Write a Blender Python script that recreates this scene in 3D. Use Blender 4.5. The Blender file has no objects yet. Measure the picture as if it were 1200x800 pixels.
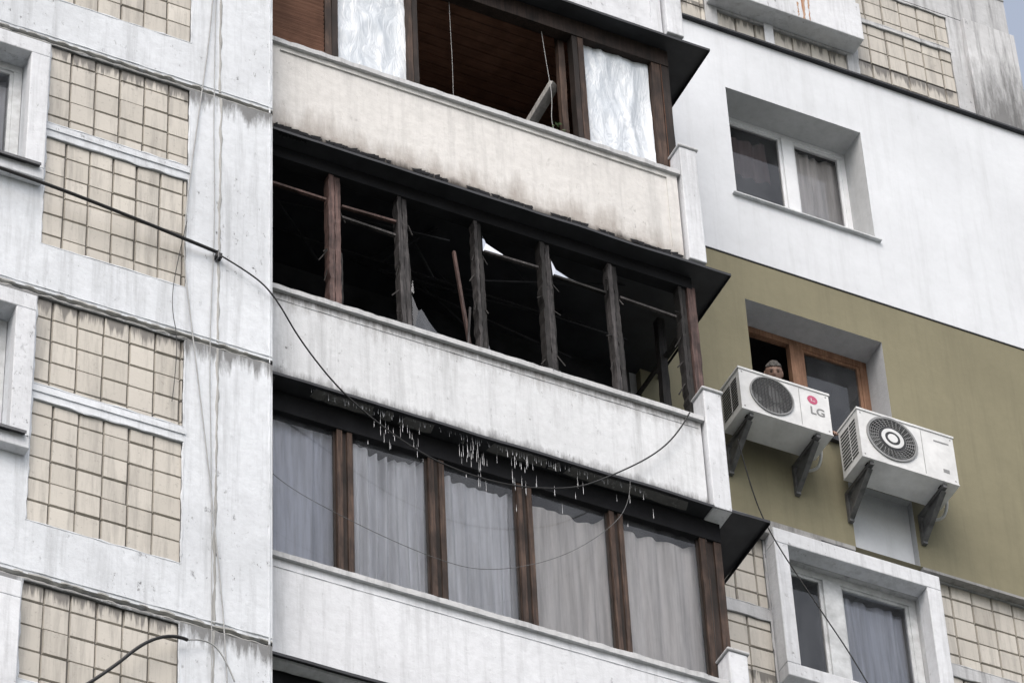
import bpy, bmesh, math, random
from mathutils import Vector, Matrix, noise
random.seed(7)
R=random.uniform
Z0=25.643           # world height of the burnt balcony's parapet top
scn=bpy.context.scene
col=scn.collection

# ------------------------------------------------------------------ helpers
def empty(name,parent=None,loc=(0,0,0)):
    o=bpy.data.objects.new(name,None); col.objects.link(o); o.location=loc
    o.parent=parent
    return o
def link(me,name,parent=None):
    o=bpy.data.objects.new(name,me); col.objects.link(o); o.parent=parent; return o

class B:
    """mesh builder, coordinates: x along facade, y into building, z relative to Z0"""
    def __init__(s,name,parent=None):
        s.n=name;s.p=parent;s.v=[];s.f=[];s.m=[];s.mats=[];s.c=[];s.col=None
    def mi(s,mat):
        if mat not in s.mats: s.mats.append(mat)
        return s.mats.index(mat)
    def poly(s,pts,mat,tint=0.5):
        b=len(s.v)
        for p in pts: s.v.append((p[0],p[1],p[2]+Z0))
        s.f.append(tuple(range(b,b+len(pts)))); s.m.append(s.mi(mat)); s.c.append(tint)
    def hexa(s,P,mat,tint=0.5):
        b=len(s.v)
        for p in P: s.v.append((p[0],p[1],p[2]+Z0))
        for q in ((0,3,2,1),(4,5,6,7),(0,1,5,4),(1,2,6,5),(2,3,7,6),(3,0,4,7)):
            s.f.append(tuple(b+i for i in q)); s.m.append(s.mi(mat)); s.c.append(tint)
    def box(s,x0,x1,y0,y1,z0,z1,mat,tint=0.5,dxt=0,dyt=0):
        s.hexa([(x0,y0,z0),(x1,y0,z0),(x1,y1,z0),(x0,y1,z0),
                (x0+dxt,y0+dyt,z1),(x1+dxt,y0+dyt,z1),(x1+dxt,y1+dyt,z1),(x0+dxt,y1+dyt,z1)],mat,tint)
    def beam(s,p,q,w,h,mat,tint=.5):
        p=Vector(p);q=Vector(q);d=(q-p).normalized()
        a=Vector((0,0,1)) if abs(d.z)<.9 else Vector((0,1,0))
        u=d.cross(a).normalized()*w/2; v=u.cross(d).normalized()*h/2
        s.hexa([p-u-v,p+u-v,p+u+v,p-u+v,q-u-v,q+u-v,q+u+v,q-u+v],mat,tint)
    def post(s,x0,x1,y0,y1,z0,z1,mat,jit=.01,n=12,dxt=0,miss=0):
        """timber post with slightly uneven faces"""
        rows=[]
        for i in range(n+1):
            t=i/n; z=z0+(z1-z0)*t; o=dxt*t
            j=[R(-jit,jit) for _ in range(4)]
            k=miss*(R(0,1)**3)
            rows.append([(x0+o+j[0]+k,y0+j[1],z),(x1+o+j[2],y0+j[1],z),(x1+o+j[2],y1,z),(x0+o+j[0]+k,y1,z)])
        for a,b in zip(rows,rows[1:]):
            for i in range(4):
                k=(i+1)%4
                s.poly([a[i],a[k],b[k],b[i]],mat)
        s.poly(rows[0][::-1],mat); s.poly(rows[-1],mat)
    def wall(s,x0,x1,z0,z1,y,holes,depth,mat,edge=True,rmat=None):
        """front skin with rectangular openings; holes = (x0,x1,z0,z1[,depth])"""
        xs=sorted({x0,x1,*[min(max(h[i],x0),x1) for h in holes for i in (0,1)]})
        zs=sorted({z0,z1,*[min(max(h[i],z0),z1) for h in holes for i in (2,3)]})
        def inh(x,z): return any(h[0]<x<h[1] and h[2]<z<h[3] for h in holes)
        solid=[[not inh((a+b)/2,(c+d)/2) for c,d in zip(zs,zs[1:])] for a,b in zip(xs,xs[1:])]
        for i,(a,b) in enumerate(zip(xs,xs[1:])):
            for j,(c,d) in enumerate(zip(zs,zs[1:])):
                if solid[i][j]: s.poly([(a,y,c),(b,y,c),(b,y,d),(a,y,d)],mat)
        for h in holes:
            dp=h[4] if len(h)>4 else depth
            m=rmat or mat
            a,b,c,d=max(h[0],x0),min(h[1],x1),max(h[2],z0),min(h[3],z1); Y=y+dp
            if h[0]>x0: s.poly([(a,y,c),(a,y,d),(a,Y,d),(a,Y,c)],m)
            if h[1]<x1: s.poly([(b,y,d),(b,y,c),(b,Y,c),(b,Y,d)],m)
            if h[2]>z0: s.poly([(b,y,c),(a,y,c),(a,Y,c),(b,Y,c)],m)
            if h[3]<z1: s.poly([(a,y,d),(b,y,d),(b,Y,d),(a,Y,d)],m)
        if edge:
            Y=y+depth
            s.poly([(x0,y,z1),(x0,y,z0),(x0,Y,z0),(x0,Y,z1)],mat)
            s.poly([(x1,y,z0),(x1,y,z1),(x1,Y,z1),(x1,Y,z0)],mat)
            s.poly([(x0,y,z0),(x1,y,z0),(x1,Y,z0),(x0,Y,z0)],mat)
            s.poly([(x1,y,z1),(x0,y,z1),(x0,Y,z1),(x1,Y,z1)],mat)
    def room(s,x0,x1,y0,y1,z0,z1,mat,fl=None,ce=None,bk=None,rz=None):
        s.poly([(x0,y0,z0),(x0,y0,z1),(x0,y1,z1),(x0,y1,z0)],mat)
        zr=z1 if rz is None else rz
        s.poly([(x1,y0,zr),(x1,y0,z0),(x1,y1,z0),(x1,y1,zr)],mat)
        s.poly([(x0,y0,z0),(x0,y1,z0),(x1,y1,z0),(x1,y0,z0)],fl or mat)
        s.poly([(x0,y0,z1),(x1,y0,z1),(x1,y1,z1),(x0,y1,z1)],ce or mat)
        s.poly([(x0,y1,z0),(x0,y1,z1),(x1,y1,z1),(x1,y1,z0)],bk or mat)
    def bead(s,p,q,w,d,mat,seed=0,step=.05,out=-1):
        """lumpy mortar / sealant bead lying on the facade"""
        p=Vector(p);q=Vector(q);L=(q-p).length;n=max(2,int(L/step))
        side=Vector((0,0,1)) if abs((q-p).x)>abs((q-p).z) else Vector((1,0,0))
        prev=None
        for i in range(n+1):
            c=p.lerp(q,i/n); k=noise.noise(Vector((i*.37,seed*3.1,0)));k2=noise.noise(Vector((i*.29,seed*1.7,9)))
            a=w*(.6+.9*k+R(-.15,.15)); b=w*(.6+.9*k2+R(-.15,.15)); a=max(a,w*.12); b=max(b,w*.12)
            dd=Vector((0,out*d*(.7+.6*k),0))
            row=[c+side*a,c+side*a*.4+dd,c-side*b*.4+dd,c-side*b]
            if prev:
                for j in range(3): s.poly([prev[j],prev[j+1],row[j+1],row[j]],mat)
            prev=row
    def done(s,bevel=0,smooth=False):
        me=bpy.data.meshes.new(s.n); me.from_pydata(s.v,[],s.f)
        for m in s.mats: me.materials.append(m)
        me.polygons.foreach_set("material_index",s.m)
        at=me.color_attributes.new("tint",'FLOAT_COLOR','CORNER')
        k=0
        for f,c in zip(me.polygons,s.c):
            for _ in f.loop_indices:
                at.data[k].color=(c,c,c,1);k+=1
        if smooth: me.polygons.foreach_set("use_smooth",[True]*len(me.polygons))
        me.update()
        o=link(me,s.n,s.p)
        if bevel:
            md=o.modifiers.new("bevel",'BEVEL'); md.width=bevel; md.segments=2; md.limit_method='ANGLE'; md.angle_limit=math.radians(40)
        return o

def grid(name,x0,x1,z0,z1,nx,nz,fy,mat,parent,ztop=None,smooth=True):
    vs=[];fs=[]
    for j in range(nz+1):
        for i in range(nx+1):
            u=i/nx;v=j/nz; zt=z1 if ztop is None else ztop(u)
            x=x0+(x1-x0)*u; z=z0+(zt-z0)*v
            vs.append((x,fy(u,v),z+Z0))
    for j in range(nz):
        for i in range(nx):
            a=j*(nx+1)+i; fs.append((a,a+1,a+nx+2,a+nx+1))
    me=bpy.data.meshes.new(name); me.from_pydata(vs,[],fs); me.materials.append(mat)
    me.polygons.foreach_set("use_smooth",[smooth]*len(fs)); me.update()
    return link(me,name,parent)

def cable(name,pts,r,mat,parent=None,cyc=False):
    cu=bpy.data.curves.new(name,'CURVE'); cu.dimensions='3D'; cu.bevel_depth=r; cu.bevel_resolution=2; cu.resolution_u=8
    sp=cu.splines.new('NURBS' if len(pts)>3 else 'POLY'); sp.points.add(len(pts)-1)
    for i,p in enumerate(pts): sp.points[i].co=(p[0],p[1],p[2]+Z0,1)
    if len(pts)>3: sp.order_u=3; sp.use_endpoint_u=True
    cu.materials.append(mat)
    o=bpy.data.objects.new(name,cu); col.objects.link(o); o.parent=parent; return o

# ------------------------------------------------------------------ materials
class N:
    def __init__(s,name):
        s.mat=bpy.data.materials.new(name); s.mat.use_nodes=True; s.t=s.mat.node_tree; s.t.nodes.clear()
        s.out=s.t.nodes.new('ShaderNodeOutputMaterial')
        s.tc=s.t.nodes.new('ShaderNodeTexCoord')
    def n(s,t,**k):
        x=s.t.nodes.new(t)
        for a,b in k.items(): setattr(x,a,b)
        return x
    def l(s,a,b): s.t.links.new(a,b)
    def noise(s,scale=(1,1,1),sc=1,det=4,rough=.6,off=(0,0,0),dist=0):
        mp=s.n('ShaderNodeMapping'); mp.inputs['Scale'].default_value=scale; mp.inputs['Location'].default_value=off
        s.l(s.tc.outputs['Object'],mp.inputs[0])
        x=s.n('ShaderNodeTexNoise'); x.inputs['Scale'].default_value=sc; x.inputs['Detail'].default_value=min(det,5)
        x.inputs['Roughness'].default_value=rough; x.inputs['Distortion'].default_value=dist
        s.l(mp.outputs[0],x.inputs['Vector']); return x.outputs['Fac']
    def ramp(s,src,a,b,va=0,vb=1):
        x=s.n('ShaderNodeMapRange'); x.inputs[1].default_value=a; x.inputs[2].default_value=b
        x.inputs[3].default_value=va; x.inputs[4].default_value=vb; x.clamp=True
        s.l(src,x.inputs[0]); return x.outputs[0]
    def math(s,op,a,b=None):
        x=s.n('ShaderNodeMath',operation=op)
        for i,v in enumerate((a,b)):
            if v is None: continue
            if isinstance(v,(int,float)): x.inputs[i].default_value=v
            else: s.l(v,x.inputs[i])
        return x.outputs[0]
    def mix(s,f,a,b):
        x=s.n('ShaderNodeMix',data_type='RGBA')
        for i,v in ((0,f),(6,a),(7,b)):
            if isinstance(v,(int,float)): x.inputs[i].default_value=v
            elif isinstance(v,tuple): x.inputs[i].default_value=(*v,1)
            else: s.l(v,x.inputs[i])
        return x.outputs[2]
    def z(s):
        x=s.n('ShaderNodeSeparateXYZ'); s.l(s.tc.outputs['Object'],x.inputs[0]); return x.outputs[2]
    def fin(s,colr,rough=.85,bump=None,bs=.3,bd=.01,metal=0,spec=.3,sub=None):
        p=s.n('ShaderNodeBsdfPrincipled')
        if isinstance(colr,tuple): p.inputs['Base Color'].default_value=(*colr,1)
        else: s.l(colr,p.inputs['Base Color'])
        if isinstance(rough,(int,float)): p.inputs['Roughness'].default_value=rough
        else: s.l(rough,p.inputs['Roughness'])
        p.inputs['Metallic'].default_value=metal; p.inputs['Specular IOR Level'].default_value=spec
        if bump is not None:
            b=s.n('ShaderNodeBump'); b.inputs['Strength'].default_value=bs; b.inputs['Distance'].default_value=bd
            s.l(bump,b.inputs['Height']); s.l(b.outputs[0],p.inputs['Normal'])
        s.l(p.outputs[0],s.out.inputs[0]); return s.mat

def concrete(name,base,dirt=.5,streak=.5,chips=.5,dark=(.16,.165,.17),soot=None,off=0,chipc=(.12,.12,.125),joint=None,bs=.4,fine=.42):
    m=N(name)
    big=m.noise(sc=.7,det=5,rough=.7,off=(off,0,0))
    b2=tuple(c*.62 for c in base)
    c=m.mix(m.ramp(big,.35,.68,0,dirt),base,b2)
    st=m.noise(scale=(9,9,.5),sc=1,det=5,rough=.75,off=(off,3,0))
    c=m.mix(m.ramp(st,.49,.78,0,streak),c,dark)
    fm=m.noise(sc=13,det=5,rough=.75,off=(off+5,1,2))
    c=m.mix(m.ramp(fm,.42,.75,0,fine),c,tuple(x*.62 for x in base))
    cl=m.ramp(big,.48,.60)
    ch=m.ramp(m.noise(scale=(1,1,.45),sc=17,det=5,rough=.8,off=(off,2,4)),.61,.66)
    c=m.mix(m.math('MULTIPLY',m.math('MULTIPLY',cl,ch),chips),c,chipc)
    if joint is not None:
        za,per,ln,colr,st_=joint
        fz=m.math('FRACT',m.math('DIVIDE',m.math('SUBTRACT',za+Z0,m.z()),per))
        g=m.ramp(fz,0,ln,1,0)
        nn=m.noise(scale=(13,13,1.6),sc=1,det=5,rough=.75,off=(off+2,1,1))
        k=m.math('ADD',m.math('MULTIPLY',g,.5),m.math('SUBTRACT',nn,.70))
        c=m.mix(m.ramp(k,.0,.22,0,st_),c,colr)
    for so in (soot or []):
        za,zb,st_,colr,ss=so
        g=m.ramp(m.z(),za+Z0,zb+Z0,1,0)
        nn=m.noise(scale=(ss,ss,ss*.18),sc=1,det=5,rough=.75,off=(off+za,1,1))
        k=m.math('ADD',m.math('MULTIPLY',g,.75),m.math('SUBTRACT',nn,.78))
        c=m.mix(m.ramp(k,.0,.35,0,st_),c,colr)
    return m.fin(c,rough=.9,bump=m.math('ADD',fm,m.math('MULTIPLY',ch,-.5)),bs=bs,bd=.014,spec=.2)

JT=(1.62,2.79,.12,(.12,.12,.12),.85)
M_LEFT=concrete('painted_concrete',(.66,.69,.735),.5,.48,.85,joint=JT)
M_CAS=concrete('casing_concrete',(.68,.70,.74),.5,.5,.8,off=4)
M_PAR_TOP=concrete('parapet_cream',(.66,.65,.64),.35,.35,.4,soot=[(1.78,2.40,.6,(.20,.165,.14),4.5),(1.80,1.98,.92,(.04,.034,.030),6)],off=11)
M_PAR_MID=concrete('parapet_middle',(.66,.68,.71),.45,.5,1,soot=[(-1.0,-.76,.88,(.055,.053,.052),11),(0.06,-.40,.62,(.15,.14,.135),13),(.0,-.20,.8,(.08,.075,.07),22)],off=23)
M_PAR_LOW=concrete('parapet_lower',(.67,.69,.73),.45,.45,.8,off=31,dark=(.18,.185,.19))
M_TOPLIP=concrete('parapet_lip',(.56,.57,.59),.7,.7,1,off=41)
M_CLAD=concrete('white_render',(.655,.68,.72),.35,.25,.1,dark=(.32,.33,.34),off=51,bs=.10,fine=.15)
M_OLIVE=concrete('olive_render',(.222,.206,.140),.45,.35,.1,dark=(.12,.11,.08),off=61,bs=.15,fine=.2)
M_REV=concrete('grey_reveal',(.45,.465,.49),.4,.25,.3,off=66)
M_REVW=concrete('render_reveal',(.50,.515,.53),.4,.25,.2,off=67,bs=.15)
M_GRIME=concrete('grimy_concrete',(.53,.54,.56),.8,.9,1,dark=(.10,.10,.10),off=71)
M_PILA=concrete('weathered_pilaster',(.62,.63,.65),.9,1,1,dark=(.03,.03,.03),off=73,soot=[(6.7,8.6,.75,(.07,.07,.07),7)])
M_LEDGE=concrete('grimy_ledge',(.36,.36,.36),.9,.9,1,dark=(.06,.06,.06),off=75)
M_MORT=concrete('mortar',(.42,.42,.41),.8,.5,1,off=81)
M_GROUT=concrete('grout',(.13,.122,.113),.6,.3,.3,off=91)

def tilemat():
    m=N('facade_tile')
    a=m.n('ShaderNodeVertexColor',layer_name='tint')
    c=m.mix(a.outputs[0],(.37,.345,.305),(.59,.56,.51))
    c=m.mix(m.ramp(m.noise(sc=.9,det=5),.35,.7,0,.5),c,(.38,.36,.33))
    c=m.mix(m.ramp(m.noise(scale=(12,12,.9),sc=1,det=5,rough=.75),.48,.75,0,.65),c,(.17,.16,.145))
    c=m.mix(m.ramp(m.noise(sc=30,det=4,rough=.8),.60,.68,0,.45),c,(.14,.13,.12))
    fz=m.math('FRACT',m.math('DIVIDE',m.math('SUBTRACT',1.61+Z0,m.z()),2.79))
    k=m.math('ADD',m.ramp(fz,0,.09,.45,0),m.math('SUBTRACT',m.noise(scale=(22,22,1.2),sc=1,det=4,rough=.7),.72))
    c=m.mix(m.ramp(k,0,.12,0,.8),c,(.08,.075,.07))
    return m.fin(c,rough=.5,bump=m.noise(sc=25,det=4),bs=.25,bd=.006,spec=.4)
M_TILE=tilemat()

def wood(name,a,b,sc=(60,60,2.5),rough=.7,bs=.5,spot=.75):
    m=N(name)
    g=m.noise(scale=sc,sc=1,det=5,rough=.75)
    c=m.mix(m.ramp(g,.35,.7),a,b)
    c=m.mix(m.ramp(m.noise(scale=(1,1,.5),sc=5,det=5,off=(1,4,3)),.42,.62,0,spot),c,tuple(x*.35 for x in a))
    return m.fin(c,rough=rough,bump=g,bs=bs,bd=.006,spec=.25)
M_WOOD=wood('weathered_brown_wood',(.026,.017,.0145),(.125,.080,.060))
M_WOODD=wood('dark_brown_wood',(.013,.010,.009),(.045,.030,.025))
M_WOODR=wood('scorched_red_wood',(.040,.027,.026),(.20,.125,.112))
M_CHAR=wood('charred_wood',(.008,.008,.008),(.040,.036,.036),bs=.9)
M_CHARG=wood('ash_grey_wood',(.009,.009,.010),(.12,.110,.112),bs=.9)
M_PANEL=wood('wood_panelling',(.16,.080,.055),(.26,.14,.095),sc=(2,50,50),spot=.35)
M_ORANGE=wood('varnished_frame',(.18,.095,.06),(.34,.20,.13),spot=.5)
M_GREYW=wood('old_grey_plank',(.30,.29,.28),(.48,.47,.46))

def simple(name,c,rough=.6,metal=0,nz=.25,sc=8,spec=.4,bump=.15):
    m=N(name)
    k=m.mix(m.ramp(m.noise(sc=sc,det=5,rough=.65),.35,.7,0,1),c,tuple(x*(1-nz) for x in c))
    return m.fin(k,rough=rough,metal=metal,spec=spec,bump=m.noise(sc=sc*6,det=2),bs=bump,bd=.004)
M_SHEET=simple('dark_sheet_metal',(.034,.036,.042),.55,.2,.5,3)
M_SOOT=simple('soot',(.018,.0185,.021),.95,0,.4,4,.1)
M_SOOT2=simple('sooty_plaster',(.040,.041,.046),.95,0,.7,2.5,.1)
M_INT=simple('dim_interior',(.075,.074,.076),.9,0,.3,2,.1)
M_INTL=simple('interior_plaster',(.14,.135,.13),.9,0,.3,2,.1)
M_PVC=simple('white_frame',(.72,.74,.77),.4,0,.12,5)
M_PVCG=simple('grey_white_frame',(.58,.60,.62),.5,0,.4,6)
M_BLACK=simple('black_rubber',(.014,.014,.015),.6)
M_ROPE=simple('grey_cable',(.36,.365,.37),.8)
M_ACW=simple('ac_white_paint',(.68,.69,.70),.4,0,.25,5,.4,.05)
M_ACD=simple('ac_dark_plastic',(.024,.025,.027),.5)
M_ACG=simple('ac_grey_plastic',(.24,.245,.25),.5)
M_BRK=simple('bracket_steel',(.14,.143,.148),.6,.1,.6,10)
M_RED=simple('logo_red',(.45,.08,.16),.5,0,.05)
M_GREYTXT=simple('logo_grey',(.20,.205,.21),.5,0,.05)
M_SKIN=simple('skin',(.29,.185,.145),.6,0,.15,20)
M_HAIR=simple('hair',(.10,.095,.09),.8,0,.5,60)
M_SHIRT=simple('shirt_cloth',(.06,.065,.08),.9,0,.3,20)
M_TROUS=simple('trousers_cloth',(.03,.03,.04),.9,0,.3,20)
M_EYE=simple('eye',(.02,.02,.02),.2)
M_LIP=simple('lips',(.22,.11,.09),.6)
M_SILLM=simple('sill_metal',(.10,.102,.11),.5,.3,.4,6)
M_LEAF=simple('leaves',(.05,.10,.03),.7,0,.4,30)

def glass(name,tint=.9,ior=1.75,dirt=.12):
    m=N(name)
    tr=m.n('ShaderNodeBsdfTransparent'); tr.inputs[0].default_value=(tint*.985,tint*.985,tint,1)
    gl=m.n('ShaderNodeBsdfGlossy'); gl.inputs['Roughness'].default_value=.03
    fr=m.n('ShaderNodeFresnel'); fr.inputs[0].default_value=ior
    mx=m.n('ShaderNodeMixShader'); m.l(fr.outputs[0],mx.inputs[0]); m.l(tr.outputs[0],mx.inputs[1]); m.l(gl.outputs[0],mx.inputs[2])
    df=m.n('ShaderNodeBsdfDiffuse'); df.inputs[0].default_value=(.45,.47,.51,1)
    m2=m.n('ShaderNodeMixShader'); m.l(m.ramp(m.noise(scale=(2,2,.8),sc=1.5,det=5,rough=.7),.4,.75,dirt*.2,dirt),m2.inputs[0])
    m.l(mx.outputs[0],m2.inputs[1]); m.l(df.outputs[0],m2.inputs[2]); m.l(m2.outputs[0],m.out.inputs[0]); return m.mat
M_GLASS=glass('window_glass',.92,1.6)
M_GLASSD=glass('dirty_glass',.94,1.5,.16)
M_SHARD=glass('broken_glass',.7,1.7,.35)

def cloth(name,c,tr=.3):
    m=N(name)
    k=m.mix(m.ramp(m.noise(scale=(14,3,.7),sc=1.5,det=4),.38,.66,0,.9),c,tuple(x*.62 for x in c))
    a=m.n('ShaderNodeBsdfDiffuse'); b=m.n('ShaderNodeBsdfTranslucent'); m.l(k,a.inputs[0]); m.l(k,b.inputs[0])
    x=m.n('ShaderNodeMixShader'); x.inputs[0].default_value=tr
    m.l(a.outputs[0],x.inputs[1]); m.l(b.outputs[0],x.inputs[2]); m.l(x.outputs[0],m.out.inputs[0]); return m.mat
M_CUR1=cloth('curtain_grey_blue',(.60,.64,.74),.1)
M_CUR2=cloth('curtain_white',(.84,.86,.91),.1)
M_CUR3=cloth('curtain_cream_and_reflection',(.90,.87,.85),.1)
M_CURD=cloth('curtain_dark',(.18,.13,.13))
def film():
    m=N('crumpled_film')
    n=m.noise(scale=(1.8,1,.5),sc=4.5,det=4,rough=.6,dist=1.5)
    r=m.math('ABSOLUTE',m.math('SUBTRACT',n,.5))
    c=m.mix(m.ramp(r,.0,.05),(.48,.52,.57),(.64,.68,.73))  # creases darkened and crests lightened in the colour, standing in for fold shading
    c=m.mix(m.ramp(m.noise(sc=2.2,det=3),.4,.65,0,.7),c,(.50,.55,.61))
    return m.fin(c,rough=.38,bump=r,bs=.45,bd=.05,spec=.5)
M_FILM=film()
def water():
    m=N('water_drops'); return m.fin((.52,.54,.58),rough=.15,spec=.8)
M_WATER=water()
def groundmat():
    m=N('ground_asphalt'); c=m.mix(m.ramp(m.noise(sc=.05,det=5),.4,.6),(.12,.12,.125),(.14,.15,.12)); return m.fin(c,rough=.95)
M_GROUND=groundmat()

# ------------------------------------------------------------------ ground
gm=bpy.data.meshes.new('ground'); gm.from_pydata([(-900,-900,0),(900,-900,0),(900,900,0),(-900,900,0)],[],[(0,1,2,3)]); gm.materials.append(M_GROUND)
link(gm,'ground')

APT=empty('apartment_building')
FL=2.79

# ------------------------------------------------------------------ tiles
def tilefield(b,x0,x1,z0,z1,y,rx=0,rz=0,tw=.197,th=.215):
    """tiles set on grout, y = wall face, field recessed"""
    xs=[x0];x=x0+(rx or tw)
    while x<x1-.03: xs.append(x); x+=tw
    xs.append(x1)
    zs=[z1];z=z1-(rz or th)
    while z>z0+.03: zs.append(z); z-=th
    zs.append(z0)
    g=.004
    for i,(a,c) in enumerate(zip(xs,xs[1:])):
        for (t,u) in zip(zs,zs[1:]):
            if c-a<.02 or t-u<.02: continue
            if R(0,1)<.006: continue
            j=lambda:R(-.004,.004)
            dy=R(-.003,.003); Y=y+.018+dy; Yb=y+.034
            x_0,x_1,z_0,z_1=a+g+j(),c-g+j(),u+g+j(),t-g+j()
            k=.5+R(-.22,.22); 
            if R(0,1)<.08: k=R(0,1)
            e=.006
            q=[(x_0+e,Y,z_0+e),(x_1-e,Y+R(-.002,.002),z_0+e),(x_1-e,Y,z_1-e),(x_0+e,Y,z_1-e)]
            w=[(x_0,Yb,z_0),(x_1,Yb,z_0),(x_1,Yb,z_1),(x_0,Yb,z_1)]
            b.poly(q,M_TILE,k)
            for n_ in range(4):
                m_=(n_+1)%4
                b.poly([w[n_],w[m_],q[m_],q[n_]],M_TILE,k*.6)
def ragged(b,x0,x1,z0,z1,y,mat,seed):
    """uneven mortar edge round a tiled area"""
    w_=.014;d=.006
    b.bead((x0,y,z0),(x1,y,z0),w_,d,mat,seed,.04); b.bead((x0,y,z1),(x1,y,z1),w_,d,mat,seed+.3,.04)
    b.bead((x0,y,z0),(x0,y,z1),w_,d,mat,seed+.5,.04); b.bead((x1,y,z0),(x1,y,z1),w_,d,mat,seed+.7,.04)

def window(b,x0,x1,z0,z1,y,mull=(),fw=.055,mat=M_PVC,trans=(),gl=M_GLASS,open_=()):
    b.box(x0,x1,y,y+.06,z0,z0+fw,mat); b.box(x0,x1,y,y+.06,z1-fw,z1,mat)
    b.box(x0,x0+fw,y+.002,y+.058,z0+fw,z1-fw,mat); b.box(x1-fw,x1,y+.002,y+.058,z0+fw,z1-fw,mat)
    edges=[x0+fw]+[m for mm in mull for m in mm]+[x1-fw]
    for a,c in mull: b.box(a,c,y-.012,y+.056,z0+fw,z1-fw,mat)
    k=0
    for a,c in zip(edges[0::2],edges[1::2]):
        if k not in open_:
            b.poly([(a,y+.03,z0+fw),(c,y+.03,z0+fw),(c,y+.03,z1-fw),(a,y+.03,z1-fw)],gl)
            s=.028
            b.box(a,a+s,y+.012,y+.05,z0+fw,z1-fw,mat); b.box(c-s,c,y+.012,y+.05,z0+fw,z1-fw,mat)
            b.box(a+s,c-s,y+.012,y+.05,z0+fw,z0+fw+s,mat); b.box(a+s,c-s,y+.012,y+.05,z1-fw-s,z1-fw,mat)
        k+=1
    for (a,c,z) in trans: b.box(a,c,y+.004,y+.054,z-.02,z+.02,mat)

def curtain(x0,x1,z0,z1,y,mat,folds=7,amp=.03,sag=0,seed=0,name='curtain',parent=APT):
    ph=R(0,6)
    def fy(u,v):
        return y+amp*math.sin(folds*6.283*u+ph+3.2*noise.noise(Vector((u*2.4,v*.8,seed))))*(.6+.9*noise.noise(Vector((u*5,v,seed+4))))+.03*noise.noise(Vector((u*2.5,v*1.5,seed+9)))+.016*noise.noise(Vector((u*14,v*1.2,seed+2)))
    zt=(lambda u:z1-sag*(math.sin(math.pi*u)**.7)*(1+.5*noise.noise(Vector((u*3,seed,0))))-.012*abs(math.sin(folds*2.2*u+seed))) if sag else None
    return grid(name,x0,x1,z0,z1,int(folds*10),14,fy,mat,parent,zt)

# ------------------------------------------------------------------ LEFT FACADE (y=-0.3)
YL=-.3
floors=range(-9,3)
b=B('panel_wall',APT); t=B('wall_tiles',APT); g=B('tile_grout',APT); j=B('panel_joints',APT); w=B('windows',APT); rm=B('rooms',APT); cs=B('window_casings',APT)
holes=[]
for k in floors:
    dz=k*FL
    near=-3<=k<=1
    holes.append((-9,1,1.606+dz,1.652+dz,.05))
    for (fx0,fx1) in ((-2.02,-.84),(-5.10,-3.78),(-7.0,-5.32)):
        for (a,c) in ((.70,1.595),(-.64,.55)):
            if k<-4 and fx0<-3: continue
            holes.append((fx0,fx1,a+dz,c+dz,.035))
            tilefield(t,fx0,fx1,a+dz,c+dz,YL,rx=R(.12,.19),rz=R(.10,.2),tw=R(.192,.205) if near else .26,th=R(.205,.225) if near else .26)
            if near: ragged(j,fx0,fx1,a+dz,c+dz,YL+.0015,M_LEFT,k*5+a+fx0)
    holes.append((-3.52,-2.20,.06+dz,1.34+dz,.34))
    for (fx0,fx1) in ((-2.06,-.80),(-5.14,-3.74),(-7.04,-5.28)):
        g.poly([(fx0,YL+.0345,-.66+dz),(fx1,YL+.0345,-.66+dz),(fx1,YL+.0345,1.60+dz),(fx0,YL+.0345,1.60+dz)],M_GROUT)
    y0=YL-.09; y1=YL-.001
    cs.box(-3.68,-2.05,y0,y1,1.335+dz,1.49+dz,M_CAS); cs.box(-3.68,-2.05,y0,y1,-.05+dz,.065+dz,M_CAS)
    cs.box(-3.68,-3.515,y0,y1,.0655+dz,1.3345+dz,M_CAS); cs.box(-2.205,-2.05,y0,y1,.0655+dz,1.3345+dz,M_CAS)
    window(w,-3.515,-2.205,.066+dz,1.334+dz,YL+.1,mull=((-2.86,-2.78),),fw=.07,mat=M_PVCG)
    w.box(-3.60,-2.09,YL-.13,YL+.10,.068+dz,.075+dz,M_SILLM); w.box(-3.60,-2.09,YL-.133,YL-.13,.045+dz,.075+dz,M_SILLM)
    rm.room(-3.6,-2.1,YL+.34,YL+2.5,-.6+dz,1.5+dz,M_INTL)
    if near:
        curtain(-3.4,-2.28,.1+dz,1.3+dz,YL+.28,M_CUR2,6,.02,seed=k)
        j.box(-2.03,-.83,YL-.010,YL-.001,.62+dz,.66+dz,M_LEFT)
        j.bead((-4,YL+.02,1.66+dz),(-.14,YL+.02,1.655+dz),.022,.03,M_MORT,k+20,step=.03)
        j.bead((-4,YL,1.686+dz),(-.14,YL,1.686+dz),.012,.010,M_LEFT,k+40)
        j.bead((-4,YL+.02,1.612+dz),(-.14,YL+.015,1.610+dz),.016,.022,M_MORT,k+60,step=.03)
for s,x in enumerate((-.585,)):
    for k in range(-4,3):
        j.bead((x+R(-.01,.01),YL,-1.12+k*FL),(x+R(-.01,.01),YL,1.6+k*FL),.016,.010,M_MORT,s+k+70)
    j.bead((-.16,YL,-9),(-.155,YL,7),.012,.01,M_LEFT,77)
b.wall(-9,-.135,-Z0,8.3,YL,holes,.35,M_LEFT)
for k in floors: g.box(-8.99,-.14,YL+.045,YL+.06,1.60+k*FL,1.66+k*FL,M_GROUT)
b.poly([(-.135,YL,-Z0),(-.135,1.45,-Z0),(-.135,1.45,8.3),(-.135,YL,8.3)],M_LEFT)

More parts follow.
